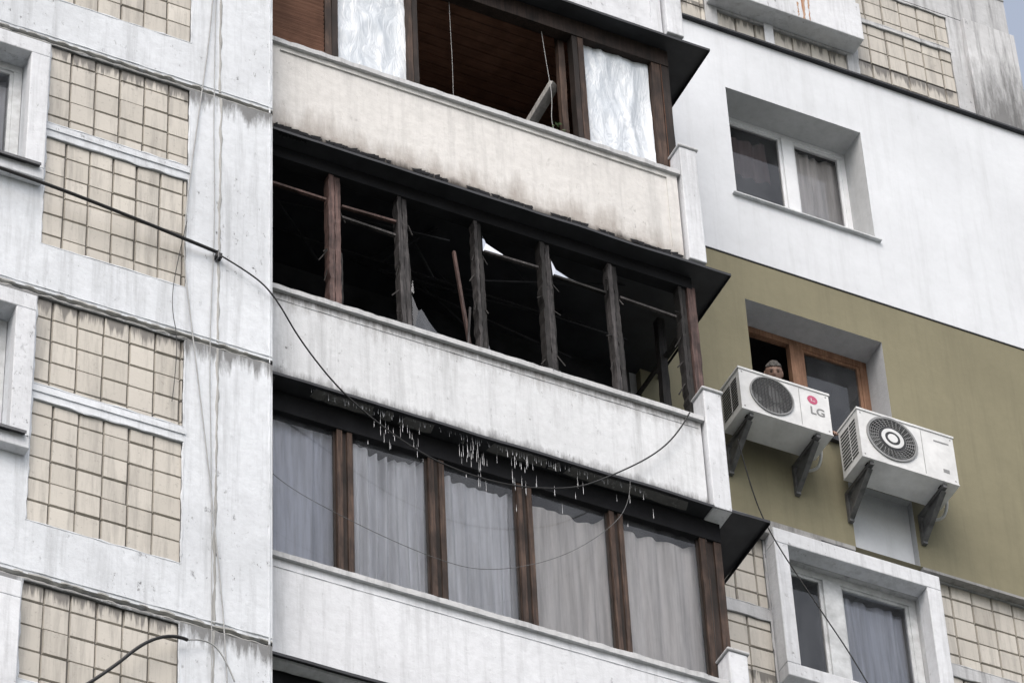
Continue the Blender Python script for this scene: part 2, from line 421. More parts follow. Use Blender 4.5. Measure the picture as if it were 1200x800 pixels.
# ------------------------------------------------------------------ RIGHT FACADE
YR=1.3; YC=1.38     # cladding face / bare concrete face
hol=[]; win=[]
for k in range(-9,4):
    dz=k*FL
    if k==1: o=(5.15,6.59,4.49,5.95)
    elif k==0: o=(5.11,6.50,1.67,3.13)
    elif k==-1: o=(5.22,6.56,-1.15,.17)
    elif k==2: o=(5.22,6.56,7.72,8.2)
    elif k==3: continue
    else: o=(5.22,6.56,-1.15+dz+FL,.17+dz+FL)
    win.append((k,o))
    e=.03 if k in (0,1) else 0
    hol.append((o[0]-e,o[1]+e,o[2]-e,o[3]+e,.30))
for k,o in win:
    dz=(k+1)*FL
    if k in (0,1): continue
    for (a,c) in ((4.05,5.08),(6.74,7.86)):
        for (p,q) in ((-.47+dz,.45+dz),(-1.75+dz,-.60+dz)):
            if k==2: (p,q)=((6.79,7.75) if q>7.9 else (7.80,8.28)) 
            hol.append((a,c,p,q,.035))
            tilefield(t,a,c,p,q,YC,rx=R(.1,.19),rz=R(.1,.2),tw=.205 if k>-3 else .26,th=.215 if k>-3 else .26)
            if k>-3: ragged(j,a,c,p,q,YC+.0015,M_GRIME,k*7+a+p)
        zz=(-1.8+dz,.5+dz) if k!=2 else (6.78,8.29)
        g.poly([(a-.02,YC+.0345,zz[0]),(c+.02,YC+.0345,zz[0]),(c+.02,YC+.0345,zz[1]),(a-.02,YC+.0345,zz[1])],M_GROUT)
    if k==2:
        hol.append((5.20,6.62,6.79,7.16,.035)); tilefield(t,5.20,6.62,6.79,7.16,YC,tw=.205)
        g.poly([(5.15,YC+.0345,6.78),(6.7,YC+.0345,6.78),(6.7,YC+.0345,7.17),(5.15,YC+.0345,7.17)],M_GROUT)
    x0,x1,z0,z1=o
    y0=YC-.16;y1=YC-.001
    zb=z0-.14 if k!=2 else 7.19
    cs.box(x0-.13,x1+.14,y0,y1,z1,z1+.16,M_CAS)
    cs.box(x0-.13,x1+.14,y0-(.05 if k==2 else 0),y1,zb,z0,M_CAS)
    cs.box(x0-.13,x0,y0,y1,z0+.001,z1-.001,M_CAS); cs.box(x1,x1+.14,y0,y1,z0+.001,z1-.001,M_CAS)
    window(w,x0+.001,x1-.001,z0+.001,z1-.001,YC+.05,mull=((x0+.43,x0+.60),),fw=.07,mat=M_PVCG)
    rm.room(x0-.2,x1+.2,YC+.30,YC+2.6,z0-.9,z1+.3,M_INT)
    if k>-3: curtain(x0+.62,x1-.08,z0+.05,z1-.1,YC+.16,M_CUR1,5,.02,seed=k)
    j.bead((4.0,YC,.50+dz-.01),(8.6,YC,.50+dz-.01),.014,.015,M_MORT,k+100)
b.wall(-.134,8.6,-Z0,8.3,YC,hol,.30,M_GRIME)
b.poly([(8.6,YC,-Z0),(8.6,12,-Z0),(8.6,12,8.3),(8.6,YC,8.3)],M_GRIME)
b.poly([(-9,YL,-Z0),(-9,YL,8.3),(-9,12,8.3),(-9,12,-Z0)],M_LEFT)
b.poly([(-9,12,-Z0),(-9,12,8.3),(8.6,12,8.3),(8.6,12,-Z0)],M_LEFT)
b.poly([(-9,YL+.34,8.3),(-.135,YL+.34,8.3),(-.135,12,8.3),(-9,12,8.3)],M_LEDGE)
b.poly([(-.135,YC,8.3),(8.6,YC,8.3),(8.6,12,8.3),(-.135,12,8.3)],M_LEDGE)
c=B('upper_storeys',APT)
c.box(-9,-.136,YL,12,8.31,14,M_LEFT); c.box(-.134,8.6,YC,12,8.31,14,M_GRIME)
c.done()
c=B('wall_insulation',APT)
c.wall(3.98,8.60,3.655,6.74,YR,[(5.15,6.59,4.49,5.95,.34)],.079,M_CLAD,rmat=M_REVW)
n=40
for i in range(n):
    xa=3.98+4.68*i/n; xb=3.98+4.68*(i+1)/n; fa=.006*noise.noise(Vector((xa*3,1,0))); fb_=.006*noise.noise(Vector((xb*3,1,0)))
    c.hexa([(xa,YR-.045,6.742+fa),(xb,YR-.045,6.742+fb_),(xb,YR+.078,6.745),(xa,YR+.078,6.745),(xa,YR-.045,6.765+fa),(xb,YR-.045,6.765+fb_),(xb,YR+.078,6.768),(xa,YR+.078,6.768)],M_SHEET)
c.box(3.98,8.61,YR-.008,YR+.05,3.640,3.652,M_SHEET)
c.wall(3.98,8.60,.47,3.635,YR,[(5.11,6.50,1.67,3.13,.34),(5.95,6.58,.47,1.22,.079)],.079,M_OLIVE,rmat=M_REV)
c.box(5.95,6.58,YC-.003,YC-.001,.5,1.22,M_CLAD)
c.box(3.98,5.94,YR-.004,YR+.07,.425,.468,M_LEDGE); c.box(6.60,8.6,YR-.006,YR+.07,.44,.468,M_LEDGE)
c.done()
cs.box(3.98,5.6,YC-.10,YC-.001,.30,.415,M_LEDGE)
window(w,5.151,6.589,4.491,5.949,YR+.32,mull=((5.90,6.02),),fw=.05,mat=M_PVC)
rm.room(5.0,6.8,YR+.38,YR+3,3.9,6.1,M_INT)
curtain(6.03,6.55,4.55,5.9,YR+.43,M_CUR3,5,.02,seed=33)
curtain(5.2,5.8,5.3,5.9,YR+.43,M_CURD,4,.03,sag=.1,seed=35)
window(w,5.111,6.499,1.671,3.129,YR+.29,mull=((5.70,5.83),),fw=.07,mat=M_ORANGE,open_=(0,))
w.box(5.16,5.19,YR+.36,YR+.92,1.76,3.06,M_ORANGE)
w.box(5.06,6.55,YR-.04,YR+.29,1.655,1.668,M_SILLM)
w.box(5.10,6.64,YR-.04,YR+.32,4.472,4.488,M_PVCG)
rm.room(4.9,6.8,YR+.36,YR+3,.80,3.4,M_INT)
c=B('corner_pilaster',APT); c.box(8.03,8.62,YC-.05,YC+.2,6.77,8.3,M_PILA); c.box(5.70,5.80,YC-.02,YC-.001,6.77,7.18,M_CAS); c.done(.006)
c=B('rust_stain',APT)
def rust():
    m=N('rust'); n_=m.noise(scale=(14,14,2),sc=1,det=5)
    k=m.mix(m.ramp(n_,.35,.65),(.46,.35,.27),(.30,.13,.06)); return m.fin(k,rough=.9)
M_RUST=rust()
for xx,ww,hh in ((6.03,.05,.5),(6.10,.018,.32),(5.98,.014,.22)):
    pts=[];n=14
    for i in range(n+1): pts.append((xx+R(-.006,.006),YC-.2115,7.192+hh*i/n))
    for i in range(n,-1,-1): pts.append((xx+ww*.5+ww*.6*i/n+R(-.006,.006),YC-.2115,7.192+hh*i/n))
    c.poly(pts,M_RUST)
c.done()
b.done(); t.done(); g.done(); j.done(smooth=False); w.done(.003); rm.done(); cs.done(.008)

# ------------------------------------------------------------------ BALCONIES
def slab_parapet(T,mat,inset=False,parent=None,bot=None):
    bot=T-1.0 if bot is None else bot
    p=B('parapet',parent)
    if inset:
        p.wall(-.2,3.74,bot,T-.05,0,[(.06,3.64,bot+.10,T-.10,.015)],.10,mat)
        p.poly([(.05,.0149,bot+.09),(3.65,.0149,bot+.09),(3.65,.0149,T-.09),(.05,.0149,T-.09)],mat)
    else:
        n=60; 
        xs=[-.2+3.94*i/n for i in range(n+1)]
        zb=[bot+.025*noise.noise(Vector((x*2.3,T,0)))+R(-.008,.008) for x in xs]
        for i in range(n):
            p.hexa([(xs[i],0,zb[i]),(xs[i+1],0,zb[i+1]),(xs[i+1],.10,zb[i+1]),(xs[i],.10,zb[i]),
                    (xs[i],0,T-.05),(xs[i+1],0,T-.05),(xs[i+1],.10,T-.05),(xs[i],.10,T-.05)],mat)
        p.bead((0,-.0005,T-.13),(3.72,-.0005,T-.125),.006,.006,mat,int(T*7))
    n=70
    for i in range(n):
        x0=-.2+3.96*i/n; x1=-.2+3.96*(i+1)/n
        a=noise.noise(Vector((i*.6,T,2)))*.012; c_=noise.noise(Vector(((i+1)*.6,T,2)))*.012
        p.hexa([(x0,-.033+a,T-.05+a*.6),(x1,-.033+c_,T-.05+c_*.6),(x1,.12,T-.05),(x0,.12,T-.05),
                (x0,-.033+a,T),(x1,-.033+c_,T),(x1,.12,T),(x0,.12,T)],M_TOPLIP)
    p.done()
    s=B('floor_slab',parent)
    s.box(-.134,3.72,.11,YC-.002,bot+.03,bot+.16,M_LEDGE if inset is False else M_SOOT)
    s.done()
    f=B('side_wall',parent)
    f.box(3.765,3.93,-.05,YC-.002,bot-.02,T+.29,M_CAS)
    f.box(3.75,3.945,-.065,.2,T+.292,T+.32,M_TOPLIP)
    f.done(.01)
def visor(T,zf,xr,parent,mat=M_SHEET):
    v=B('eave_sheet',parent)
    n=24
    for i in range(n):
        x0=-.133+(xr+.133)*i/n; x1=-.133+(xr+.133)*(i+1)/n
        f=lambda x:zf+.012*noise.noise(Vector((x*2,T,1)))
        v.hexa([(x0,-.045,f(x0)),(x1,-.045,f(x1)),(x1,YC-.003,zf+.045),(x0,YC-.003,zf+.045),
                (x0,-.045,f(x0)+.006),(x1,-.045,f(x1)+.006),(x1,YC-.003,zf+.051),(x0,YC-.003,zf+.051)],mat)
        v.hexa([(x0,-.048,f(x0)-.02),(x1,-.048,f(x1)-.02),(x1,-.045,f(x1)-.02),(x0,-.045,f(x0)-.02),
                (x0,-.048,f(x0)+.006),(x1,-.048,f(x1)+.006),(x1,-.045,f(x1)+.006),(x0,-.045,f(x0)+.006)],mat)
    v.box(xr-.003,xr+.001,-.04,YC-.003,zf-.02,zf+.02,mat)
    v.done()
GY=.13

# --- burnt balcony
BAL=empty('burnt_balcony',APT)
slab_parapet(0,M_PAR_MID,False,BAL,bot=-.98)
visor(0,1.775,4.15,BAL,M_SHEET)
q=B('burnt_window_frame',BAL)
q.box(-.13,3.86,GY-.01,GY+.10,1.64,1.77,M_SOOT)
q.post(0,0.05,GY,GY+.08,0,1.64,M_CHAR,.003)
for (a,c,m_,m2,dx) in ((.54,.65,M_WOODR,M_WOODR,0),(1.17,1.26,M_CHARG,M_CHARG,-.02),(1.85,1.92,M_CHARG,M_CHAR,-.01),(2.45,2.545,M_CHAR,M_CHARG,-.01),(3.08,3.17,M_CHARG,M_CHAR,-.015),(3.73,3.80,M_CHAR,M_CHAR,0)):
    q.post(a,(a+c)/2-.003,GY,GY+.09,0,1.66,m_,.003,30,dx,miss=.012)
    q.post((a+c)/2+.004,c,GY+.012,GY+.09,0,1.66,m2,.003,30,dx,miss=.008)
    L=R(.7,1.5); q.post(c+.004,c+.022,GY+.03,GY+.06,R(0,.1),L,M_CHAR,.003,16,dx*.8,miss=.006)
    for i in range(5):
        z=R(.2,1.5); s=random.choice((-1,1)); xx=a if s<0 else c
        q.beam((xx,GY+.03,z),(xx+s*R(.02,.07),GY+R(0,.06),z-R(.03,.14)),.008,.010,M_CHAR)
q.post(3.81,3.885,GY-.01,GY+.09,.30,1.66,M_WOODR,.003,20,0)
for (a,c,z,m_) in ((.06,.53,1.36,M_WOODR),(.67,1.15,1.34,M_WOODR),(.67,1.14,1.20,M_CHARG),(1.94,2.43,1.34,M_CHARG),(2.57,3.05,1.30,M_CHAR),(3.18,3.70,1.29,M_CHARG)):
    q.beam((a,GY+.03,z+R(-.012,.012)),(c,GY+.03,z+R(-.012,.012)),.03,.022,m_)
q.post(.05,.06,GY+.03,GY+.06,.04,1.3,M_CHAR,.002)
q.box(-.13,3.86,GY,GY+.07,.0,.04,M_CHAR)
q.beam((1.80,GY+.06,.10),(1.70,GY+.1,1.30),.022,.028,M_WOODR)
q.beam((1.74,GY+.02,.02),(1.80,GY+.05,.65),.015,.015,M_CHARG)
q.beam((3.20,GY+.04,.22),(3.66,GY+.04,.06),.02,.02,M_CHAR)
q.post(3.79,3.86,.62,.69,.3,1.74,M_CHAR,.004); q.post(3.79,3.86,1.28,1.35,.3,1.74,M_CHAR,.004)
q.beam((3.84,.2,1.3),(3.84,1.3,1.3),.03,.03,M_CHAR)
q.done()
q=B('glass_shards',BAL)
S=lambda pts:q.poly([(x,GY+.04+R(-.006,.006),z) for x,z in pts],M_SHARD)
S([(1.275,.10),(1.62,.12),(1.55,.22),(1.49,.24),(1.42,.33),(1.36,.44),(1.33,.41),(1.28,.58)])
S([(1.275,.62),(1.30,.60),(1.29,.75)])
S([(1.935,1.54),(1.97,1.46),(2.04,1.42),(2.12,1.38),(2.10,1.36),(1.94,1.36)])
S([(2.56,1.50),(2.60,1.40),(2.72,1.36),(2.9,1.33),(2.57,1.31)])
S([(3.19,.06),(3.40,.06),(3.22,.18)]); S([(2.57,.06),(2.63,.06),(2.58,.25)]); S([(.68,.06),(.8,.06),(.70,.14)])
S([(.07,.05),(.30,.05),(.10,.12)]); S([(1.94,.05),(2.0,.05),(1.945,.3)])
q.done()
q=B('burnt_interior',BAL)
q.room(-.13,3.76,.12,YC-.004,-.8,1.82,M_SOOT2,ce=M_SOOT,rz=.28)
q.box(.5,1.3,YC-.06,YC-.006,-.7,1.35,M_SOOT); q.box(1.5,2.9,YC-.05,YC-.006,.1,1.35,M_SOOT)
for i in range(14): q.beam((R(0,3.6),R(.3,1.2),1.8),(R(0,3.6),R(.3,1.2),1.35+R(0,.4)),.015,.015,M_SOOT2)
q.done()
q=B('peeling_edge',BAL)
for i in range(110):
    x=(i/110)**1.3*3.7; 
    if noise.noise(Vector((x*4,3,1)))<-.12 and x>.4: continue
    L=.04+.11*max(0,noise.noise(Vector((x*3,1,5))))+ (.11 if x<.22 else 0); wd_=R(.02,.10)
    q.poly([(x,-.004+R(-.004,.002),1.87),(x+wd_,-.004+R(-.004,.002),1.87+R(-.01,.03)),(x+wd_*R(.5,1),-.012,1.86-L*R(.2,1)),(x+wd_*R(0,.4),-.012,1.86-L*R(.3,1))],M_SOOT)
q.done()

# --- top balcony
BT=empty('glazed_balcony',APT)
T=2.90
slab_parapet(T,M_PAR_TOP,True,BT,bot=1.84)
visor(T,4.63,4.18,BT)
q=B('window_frame',BT)
for a,c,m_ in ((.0,.05,M_WOODD),(.53,.59,M_WOOD),(.595,.65,M_WOODD),(1.30,1.345,M_WOOD),(1.35,1.395,M_WOODD),(2.89,2.94,M_WOODD),(2.945,3.0,M_WOOD),(3.67,3.75,M_WOOD),(3.755,3.84,M_WOODD)):
    q.post(a,c,GY,GY+.09,T,4.62,m_,.002)
q.box(-.13,3.84,GY-.01,GY+.1,4.42,4.62,M_WOODD); q.box(-.13,3.84,GY,GY+.08,T,T+.05,M_WOODD)
for i in range(26): q.box(.05,.52,GY+.02,GY+.035,T+.05+i*.055,T+.05+i*.055+.05,M_PANEL,dyt=-.03)
q.post(2.80,2.86,GY+.10,GY+.16,T,4.55,M_WOOD,.003)
q.beam((2.4,.95,2.95),(2.78,.3,3.9),.10,.05,M_GREYW)
q.box(3.8,3.86,.65,.72,T+.3,4.62,M_WOOD);q.box(3.8,3.86,1.28,1.35,T+.3,4.62,M_WOOD)
q.done(.003)
def ff(s): return lambda u,v: GY+.045+.045*abs(noise.noise(Vector((u*3+s,v*2.2,s))))+.022*abs(noise.noise(Vector((u*7+v*3,v*5,s))))
grid('film_pane',.65,1.30,T+.04,4.43,30,60,ff(1),M_FILM,BT); grid('film_pane',3.0,3.66,T+.04,4.43,30,60,ff(7),M_FILM,BT)
q=B('balcony_interior',BT)
q.room(-.13,3.76,.12,YC-.004,T-.95,4.66,M_PANEL)
for i in range(12): 
    y=.2+i*.1; q.box(-.12,3.75,y,y+.09,4.635,4.65,M_PANEL)
for i in range(38):
    x=-.1+i*.1; q.box(x,x+.092,YC-.02,YC-.006,T-.9,4.63,M_PANEL)
q.box(2.25,3.2,YC-.05,YC-.022,T+.1,T+1.4,M_SOOT); q.box(2.2,2.25,YC-.06,YC-.022,T+.05,T+1.45,M_GREYW)
q.done()
cable('hanging_string',[(1.75,.22,4.6),(1.755,.22,4.0),(1.76,.22,3.5),(1.75,.22,3.0)],.002,M_ROPE,BT)
cable('hanging_string',[(2.62,.2,4.6),(2.66,.2,4.0),(2.70,.2,3.6),(2.66,.2,3.2),(2.74,.2,3.0)],.003,M_ROPE,BT)
q=B('hanging_plant',BT)
for i in range(70):
    x,z,y=2.70+R(-.06,.08),3.05+R(-.08,.14),.16+R(-.04,.04); s=.02
    q.poly([(x,y,z),(x+R(-s,s),y+R(-s,s),z+s),(x+s,y+R(-s,s),z+R(-s,s))],M_LEAF)
q.done()

# --- lower balconies
def glazed_low(T,bot,near=True):
    BL=empty('glazed_balcony',APT)
    slab_parapet(T,M_PAR_LOW,False,BL,bot=bot)
    visor(T,T+1.80,4.27,BL)
    q=B('window_frame',BL)
    ps=((.585,.715),(1.355,1.485),(2.11,2.235),(2.91,3.03),(3.71,3.90))
    def dbl(a,c):
        w_=(c-a)
        q.post(a,a+w_*.34,GY,GY+.08,T,T+1.60,M_WOOD,.0015); q.post(a+w_*.35,a+w_*.65,GY+.018,GY+.09,T,T+1.60,M_WOODD,.001); q.post(a+w_*.66,c,GY,GY+.08,T,T+1.60,M_WOOD,.0015)
    for a,c in ps: dbl(a,c)
    q.post(0,.05,GY,GY+.09,T,T+1.60,M_WOOD,.002)
    q.box(-.13,3.9,GY-.01,GY+.1,T+1.585,T+1.785,M_SOOT); q.box(-.13,3.9,GY,GY+.08,T,T+.055,M_WOODD)  # upper header board coloured plain near-black, unburnt
    ed=[.05]+[v for p in ps for v in p][:-1]
    panes=list(zip(ed[0::2],ed[1::2]))
    for a,c in panes:
        s=.018
        q.box(a,a+s,GY+.03,GY+.06,T+.055,T+1.585,M_WOODD); q.box(c-s,c,GY+.03,GY+.06,T+.055,T+1.585,M_WOODD)
    q.box(3.80,3.87,.65,.72,T+.3,T+1.78,M_WOOD);q.box(3.80,3.87,1.28,1.35,T+.3,T+1.78,M_WOOD)
    q.done(.003)
    gq=B('glass_panes',BL)
    for a,c in panes: gq.poly([(a,GY+.04,T+.05),(c,GY+.04+R(-.006,.006),T+.05),(c,GY+.04,T+1.59),(a,GY+.04+R(-.006,.006),T+1.59)],M_GLASSD)
    gq.done()
    mats=(M_CUR1,M_CUR2,M_CUR2,M_CUR3,M_CUR3)  # last two panes: cream curtain colour stands in for a warm glass reflection
    for i,(a,c) in enumerate(panes):
        curtain(a-.05,c+.05,T-.2,T+1.62,.245,mats[i],(6,9,8,4,4)[i],(.014,.034,.030,.022,.026)[i],sag=(0,.08,.12,.14,.10)[i],seed=i+T,parent=BL)
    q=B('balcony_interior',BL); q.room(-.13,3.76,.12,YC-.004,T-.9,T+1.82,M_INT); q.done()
glazed_low(-2.78,-3.80)
for k in range(-8,-1): glazed_low(-2.78+(k+1)*FL,-3.80+(k+1)*FL)
slab_parapet(5.72,M_PAR_LOW,True,APT,bot=4.70)

# ------------------------------------------------------------------ water drips from the parapet
q=B('water_drips')
def drop(x,y,z,L,r):
    ring=[(x+r*math.cos(a),y+r*math.sin(a),z-L*.85) for a in (0,1.57,3.14,4.71)]
    for a in range(4):
        q.poly([(x,y,z),ring[a],ring[(a+1)%4]],M_WATER); q.poly([(x,y,z-L),ring[(a+1)%4],ring[a]],M_WATER)
for cx,n in ((.95,14),(1.15,10),(1.72,32),(2.1,22),(2.5,6),(3.0,5)):
    for i in range(n):
        drop(cx+random.gauss(0,.10),-.01+R(-.02,.02),-1.0-abs(random.gauss(0,.2)),R(.04,.17),R(.001,.0025))
for i in range(110): drop(R(.3,3.2),-.004,-.985,R(.02,.09),R(.001,.0022))
q.done()

# ------------------------------------------------------------------ cables
cable('power_cable',[(-12,-.46,.10),(-6,-.46,-.05),(-2.4,-.45,-.13),(-1.5,-.42,-.17),(-.6,-.34,-.20)],.014,M_BLACK)
c=B('cable_clamp'); c.box(-.62,-.57,-.35,-.301,-.25,-.20,M_BLACK); c.box(-.61,-.60,-.36,-.3,-.27,-.18,M_SILLM); c.done(.006)
cable('sagging_wire',[(-.59,-.34,-.22),(-.30,-.345,-.33),(-.12,-.34,-.50),(.15,-.2,-.75),(.58,-.10,-1.10),(1.15,-.09,-1.42),(1.6,-.09,-1.50),(2.02,-.09,-1.47),(2.5,-.08,-1.30),(2.80,-.08,-1.07),(3.25,-.06,-.65),(3.5,-.06,-.30),(3.62,-.05,-.03)],.0065,M_BLACK)
cable('sagging_wire',[(-.1,-.06,-1.98),(.0,-.06,-2.12),(.7,-.06,-2.33),(1.3,-.06,-2.44),(1.72,-.06,-2.42),(2.33,-.06,-2.08),(2.8,-.06,-1.6),(3.0,-.06,-1.25),(3.02,-.05,-1.0)],.0024,M_BRK)
cable('sagging_wire',[(4.70,1.0,1.0),(4.80,1.05,.55),(4.96,1.1,.14),(5.3,1.1,-.45),(5.75,1.05,-1.3),(6.3,1.05,-2.6)],.006,M_BLACK)
cable('hanging_rope',[(-.60,-.325,5),(-.65,-.325,2.78),(-.79,-.325,1.17),(-.90,-.325,-.2),(-.79,-.325,-1.18),(-.70,-.325,-2.0),(-.61,-.325,-2.85),(-.47,-.325,-4.4),(-.4,-.325,-7)],.0055,M_ROPE)
cable('hanging_rope',[(-.62,-.32,5),(-.66,-.32,1.6),(-.62,-.32,.2),(-.66,-.32,-1.2),(-.62,-.32,-2.6),(-.60,-.32,-4.8)],.004,M_ROPE)
cable('hanging_wire',[(-.86,-.33,.05),(-.93,-.33,-.4),(-.98,-.33,-.9),(-.9,-.33,-1.3),(-.95,-.33,-1.9)],.003,M_BLACK)
cable('hanging_wire',[(-2.2,-.5,-5.6),(-1.5,-.42,-4.85),(-1.02,-.38,-4.16),(-.80,-.35,-4.17)],.013,M_BLACK)
cable('hanging_wire',[(-.80,-.35,-4.17),(-.66,-.34,-4.10),(-.52,-.34,-4.2),(-.44,-.34,-4.42)],.006,M_ROPE)

# ------------------------------------------------------------------ AIR CONDITIONERS
def aircon(x0,x1,z0,z1,y0,y1,fx,fz,fr,style):
    E=empty('air_conditioner')
    b=B('casing',E)
    b.poly([(x0,y1,z0),(x0,y0,z0),(x0,y0,z1),(x0,y1,z1)][::-1],M_ACW)
    b.poly([(x1,y0,z0),(x1,y1,z0),(x1,y1,z1),(x1,y0,z1)],M_ACW)
    b.poly([(x0,y0,z0),(x0,y1,z0),(x1,y1,z0),(x1,y0,z0)],M_ACW)
    b.poly([(x0,y1,z0),(x0,y1,z1),(x1,y1,z1),(x1,y1,z0)],M_ACG)
    b.box(x0-.008,x1+.008,y0-.008,y1+.004,z1,z1+.022,M_ACW)
    b.box(x0-.004,x1+.004,y0-.004,y1,z0-.012,z0-.001,M_ACW)
    b.done()
    bm=bmesh.new()
    o=[bm.verts.new((x,y0,z+Z0)) for x,z in ((x0,z0),(x1,z0),(x1,z1),(x0,z1))]
    es=[bm.edges.new((o[i],o[(i+1)%4])) for i in range(4)]
    n=40; r=[bm.verts.new((fx+fr*math.cos(6.2832*i/n),y0,fz+fr*math.sin(6.2832*i/n)+Z0)) for i in range(n)]
    er=[bm.edges.new((r[i],r[(i+1)%n])) for i in range(n)]
    bmesh.ops.triangle_fill(bm,use_beauty=True,edges=es+er)
    r2=[bm.verts.new((v.co.x,y0+.10,v.co.z)) for v in r]
    fk=[]
    for i in range(n): fk.append(bm.faces.new((r[i],r[(i+1)%n],r2[(i+1)%n],r2[i])))
    bk=bm.faces.new(r2)
    me=bpy.data.meshes.new('front'); me.materials.append(M_ACW); me.materials.append(M_ACD)
    for f in fk+[bk]: f.material_index=1
    bmesh.ops.recalc_face_normals(bm,faces=bm.faces)
    bm.to_mesh(me); link(me,'front_plate',E)
    fb=B('fan_blades',E)
    for i in range(3):
        a=i*2.094+.4
        for s in range(5):
            a0=a+s*.22;a1=a+(s+1)*.22
            fb.poly([(fx+.06*math.cos(a0),y0+.085-s*.008,fz+.06*math.sin(a0)),(fx+.9*fr*math.cos(a0),y0+.085-s*.008,fz+.9*fr*math.sin(a0)),
                     (fx+.9*fr*math.cos(a1),y0+.077-s*.008,fz+.9*fr*math.sin(a1)),(fx+.06*math.cos(a1),y0+.077-s*.008,fz+.06*math.sin(a1))],M_ACG)
    fb.done()
    g=B('fan_grille',E)
    def ring(rr,w,mat,yy=y0-.012,d=.008):
        n=48
        for i in range(n):
            a0=6.2832*i/n;a1=6.2832*(i+1)/n
            f=lambda a,q,y:(fx+q*math.cos(a),y,fz+q*math.sin(a))
            g.poly([f(a0,rr,yy),f(a1,rr,yy),f(a1,rr+w,yy),f(a0,rr+w,yy)],mat)
            g.poly([f(a0,rr+w,yy),f(a1,rr+w,yy),f(a1,rr+w,yy+d),f(a0,rr+w,yy+d)],mat)
            g.poly([f(a0,rr,yy),f(a1,rr,yy),f(a1,rr,yy+d),f(a0,rr,yy+d)],mat)
    if style==1:
        ring(fr-.006,.014,M_ACG,d=.013)
        for i in range(-11,12):
            h=i*fr/12; L=math.sqrt(fr*fr-h*h)*.98
            g.box(fx-L,fx+L,y0-.006,y0-.003,fz+h-.002,fz+h+.002,M_ACG)
        for i in range(-5,6):
            h=i*fr/6; L=math.sqrt(fr*fr-h*h)*.98
            g.box(fx+h-.003,fx+h+.003,y0-.010,y0-.0065,fz-L,fz+L,M_ACD)
    else:
        ring(fr-.006,.022,M_ACG,d=.013)
        for i in range(1,7): ring(fr*(.42+.58*i/7),.003,M_ACG)
        for i in range(30):
            a=i*6.2832/30; g.beam((fx+.09*math.cos(a),y0-.008,fz+.09*math.sin(a)),(fx+.95*fr*math.cos(a+.25),y0-.008,fz+.95*fr*math.sin(a+.25)),.004,.007,M_ACG)
        ring(.11,.022,M_ACD,y0-.014); ring(.075,.035,M_ACW,y0-.018); ring(.05,.024,M_ACD,y0-.016);ring(0,.049,M_ACW,y0-.02)
    g.done()
    l=B('side_louvres',E)
    for i in range(11):
        z=z0+.07+i*(z1-z0-.12)/11
        l.box(x0-.003,x0-.0005,y0+.05,y1-.03,z,z+.018,M_ACD)
    l.box(x0-.0045,x0-.0032,y0+.15,y0+.16,z0+.06,z1-.05,M_ACW)
    xs=fx+fr+.07
    l.box(xs,xs+.004,y0-.0022,y0-.0004,z0+.02,z1-.01,M_ACG)
    l.box(x1+.001,x1+.03,y0+.12,y1-.04,z0+.05,z0+.25,M_ACW)
    for (a,c) in ((x0+.03,z0+.03),(x1-.03,z0+.03),(x0+.03,z1-.03),(x1-.03,z1-.03)): l.box(a-.006,a+.006,y0-.002,y0-.0004,c-.006,c+.006,M_ACG)
    if style==2: l.box(x1-.20,x1-.05,y0-.0022,y0-.0004,z1-.10,z1-.085,M_ACG); l.box(x1-.14,x1-.08,y0-.0022,y0-.0004,z0+.10,z0+.14,M_ACG)
    l.done()
    k=B('wall_bracket',E)
    for x in (x0+.10,x1-.13):
        k.box(x-.02,x+.02,y0+.02,YR-.001,z0-.055,z0-.015,M_BRK)
        k.box(x-.022,x+.022,YR-.04,YR-.002,z0-.36,z0-.056,M_BRK)
        k.hexa([(x-.004,YR-.041,z0-.34),(x+.004,YR-.041,z0-.34),(x+.004,y0+.06,z0-.058),(x-.004,y0+.06,z0-.058),
                (x-.004,YR-.041,z0-.10),(x+.004,YR-.041,z0-.10),(x+.004,y0+.30,z0-.0575),(x-.004,y0+.30,z0-.0575)],M_BRK)
        k.beam((x,YR-.03,z0-.33),(x,y0+.06,z0-.07),.045,.02,M_BRK)
        k.box(x-.03,x+.03,y0+.05,y0+.10,z0-.0145,z0-.0125,M_BLACK)
    k.done(.002)
    cable('pipe',[(x1+.02,y0+.25,z0+.12),(x1+.07,y0+.3,z0+.05),(x1+.06,y0+.42,z0-.06),(x1-.05,YR+.0,z0-.02)],.014,M_ACW,E)
    return E
E1=aircon(4.67,5.545,1.215,1.675,.83,1.16,4.975,1.455,.205,1)
def txt(s,x,y,z,size,mat,parent):
    cu=bpy.data.curves.new('logo_letters','FONT'); cu.body=s; cu.size=size; cu.extrude=.0008; cu.offset=.002; cu.materials.append(mat)
    o=bpy.data.objects.new('logo_letters',cu); col.objects.link(o); o.location=(x,y,z+Z0); o.rotation_euler=(math.pi/2,0,0); o.parent=parent
txt('LG',5.345,.828,1.40,.12,M_GREYTXT,E1)
k=B('logo_badge',E1)
n=24; k.poly([(5.38+.05*math.cos(6.2832*i/n),.8285,1.565+.05*math.sin(6.2832*i/n)) for i in range(n)],M_RED)
k.poly([(5.365,.8275,1.55),(5.372,.8275,1.55),(5.372,.8275,1.585),(5.365,.8275,1.585)],M_ACW); k.poly([(5.38,.8275,1.55),(5.405,.8275,1.55),(5.405,.8275,1.557),(5.38,.8275,1.557)],M_ACW)
k.done()
E2=aircon(5.82,6.77,1.085,1.63,.83,1.16,6.14,1.385,.235,2)

